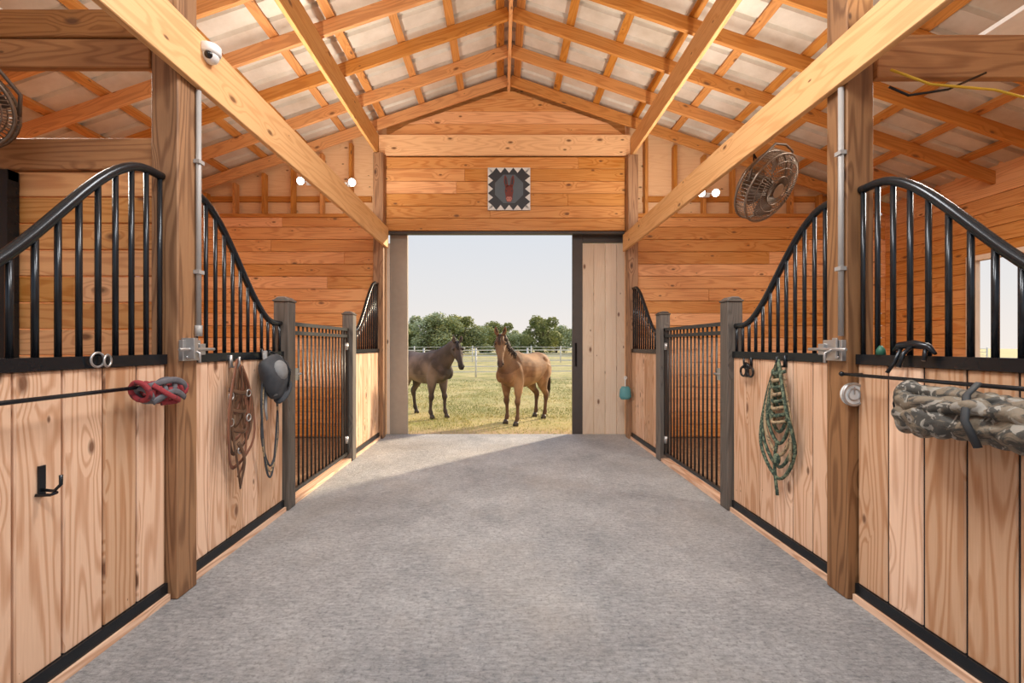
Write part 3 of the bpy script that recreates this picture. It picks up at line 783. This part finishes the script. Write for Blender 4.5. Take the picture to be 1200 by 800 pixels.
# trees
def treemesh(seed,H):
    rnd=random.Random(seed);a=Acc()
    a.sweep([(0,0,-.3),(.05,0,H*.25),(-.05,.1,H*.5),(0,0,H*.8)],[.22,.17,.12,.03],seg=8,mat=1)
    cl=[]
    for i in range(13):
        t=rnd.uniform(0,6.28);r=rnd.uniform(0,.34)*H;z=rnd.uniform(.12,.82)*H;rr=rnd.uniform(.14,.24)*H*(1.1-.4*z/H)
        c=V((math.cos(t)*r,math.sin(t)*r,z));cl.append((c,rr))
        a.sweep([(0,0,H*.15),tuple(c*.6+V((0,0,H*.05))),tuple(c)],[.09,.05,.02],seg=5,mat=1)
    for c,rr in cl:
        for k in range(420):
            d=V((rnd.gauss(0,1),rnd.gauss(0,1),rnd.gauss(0,1))).normalized()
            p=c+d*rr*rnd.uniform(.55,1.05)
            u=V((rnd.gauss(0,1),rnd.gauss(0,1),rnd.gauss(0,1))).normalized();w=u.orthogonal().normalized();s=rnd.uniform(.12,.24)
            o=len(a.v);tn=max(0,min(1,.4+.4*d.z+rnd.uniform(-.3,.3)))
            for q in (u*s,w*s*.7,-u*s,-w*s*.7): a.v.append(p+q);a.t.append(tn)
            a.f.append((o,o+1,o+2,o+3));a.uv+=[(0,0)]*4;a.m.append(0);a.sm.append(False)
    return a
tm=[]
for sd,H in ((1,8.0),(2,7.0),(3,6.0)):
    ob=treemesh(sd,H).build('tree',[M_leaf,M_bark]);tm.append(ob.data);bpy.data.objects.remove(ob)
rnd=random.Random(21)
x=-46
while x<46:
    y=rnd.uniform(66,92);ob=bpy.data.objects.new('tree',rnd.choice(tm));COL.objects.link(ob)
    s=rnd.uniform(.66,.96)
    ob.location=(x,y,gz(x,y)-.1);ob.rotation_euler=(0,0,rnd.uniform(0,6.28));ob.scale=(s*1.25,s*1.25,s)
    x+=rnd.uniform(1.5,2.6)
a=Acc();rnd=random.Random(4)
for i in range(60000):
    y=7.0+ (rnd.random()**1.7)*11.5;x=rnd.uniform(-.34*y-.6,.30*y+.6)
    if y<8.4 and rnd.random()>(y-6.9)/1.6: continue
    if noise.noise(V((x*.8,y*.8,0)))<-.12 and rnd.random()<.7: continue
    h=rnd.uniform(.018,.055);g=gz(x,y)-.01;t=rnd.uniform(0,6.28);w=.004+.0006*y
    dx,dy=math.cos(t)*w,math.sin(t)*w;lx,ly=rnd.uniform(-.03,.03),rnd.uniform(-.03,.03)
    o=len(a.v);tn=max(0,min(1,.5+.9*noise.noise(V((x*.6,y*.6,3)))+rnd.uniform(-.2,.2)))
    a.v+=[V((x-dx,y-dy,g)),V((x+dx,y+dy,g)),V((x+lx,y+ly,g+h))];a.t+=[tn]*3
    a.f.append((o,o+1,o+2));a.uv+=[(0,0)]*3;a.m.append(0);a.sm.append(False)
a.build('grass_tufts',M_blade)
# lights
w=bpy.data.worlds.new('World');scene.world=w;w.use_nodes=True;nt=w.node_tree
bg=nt.nodes['Background'];tc=N(nt,'ShaderNodeTexCoord').outputs['Generated']
sp=N(nt,'ShaderNodeSeparateXYZ');nt.links.new(tc,sp.inputs[0])
cr=N(nt,'ShaderNodeValToRGB');nt.links.new(sp.outputs[2],cr.inputs[0])
cr.color_ramp.elements[0].position=0;cr.color_ramp.elements[0].color=(.90,.83,.77,1)
cr.color_ramp.elements[1].position=.6;cr.color_ramp.elements[1].color=(.52,.65,.86,1)
el=cr.color_ramp.elements.new(.10);el.color=(.81,.79,.78,1)
el=cr.color_ramp.elements.new(.25);el.color=(.72,.75,.80,1)
nt.links.new(cr.outputs[0],bg.inputs[0]);bg.inputs[1].default_value=1.03
sd=bpy.data.lights.new('sun','SUN');sd.energy=6.5;sd.angle=math.radians(3);sd.color=(1,.80,.55)
so=bpy.data.objects.new('sun',sd);COL.objects.link(so);so.location=(20,12,10)
sv=V((math.sin(math.radians(46))*.93,math.cos(math.radians(46))*.93,.35))
so.rotation_euler=sv.to_track_quat('Z','Y').to_euler()
def fill_lamp(name,loc,sx,sy,en,col,up=False):  # added fill lamp with invented housing, kept unseen, to brighten the interior
    e=empty(name,loc)
    a=Acc();z0,z1=(-.03,-.006) if up else (.006,.035);a.box(-sx/2-.02,sx/2+.02,-sy/2-.02,sy/2+.02,z0,z1);a.build('fill_housing',M_white,e)
    l=bpy.data.lights.new('fill_area','AREA');l.shape='RECTANGLE';l.size=sx;l.size_y=sy;l.energy=en;l.color=col
    lo=bpy.data.objects.new('fill_area',l);COL.objects.link(lo);lo.parent=e
    if up: lo.rotation_euler=(math.pi,0,0)
for x,z in ((-1.73,3.04),(1.85,2.945)):  # uplights added behind the headers, unseen, to brighten the roof underside
    fill_lamp('fill_uplight',(x,4.05,z),.06,3.1,46,(1,.92,.80),True)
    fill_lamp('fill_uplight',(x,.9,z),.06,2.2,38,(1,.92,.80),True)
for y in (2.3,.3): fill_lamp('fill_downlight',(RX,y,3.95),1.2,.5,78,(1,.97,.93))  # added fill above the view, brightens aisle floor and stall fronts
for x in (-3.6,3.7): fill_lamp('fill_downlight',(x,2.75,3.35),1.0,.4,66,(1,.93,.82))  # added fill over the stalls, out of view, brightens the far siding
# camera
cd=bpy.data.cameras.new('camera');cam=bpy.data.objects.new('camera',cd);COL.objects.link(cam)
cd.sensor_width=36;cd.lens=15;cd.clip_start=.02;cd.clip_end=1000
cam.location=(0,0,CZ);cam.rotation_euler=(math.pi/2,0,0)
cd.shift_x=.01;cd.shift_y=.004
scene.camera=cam
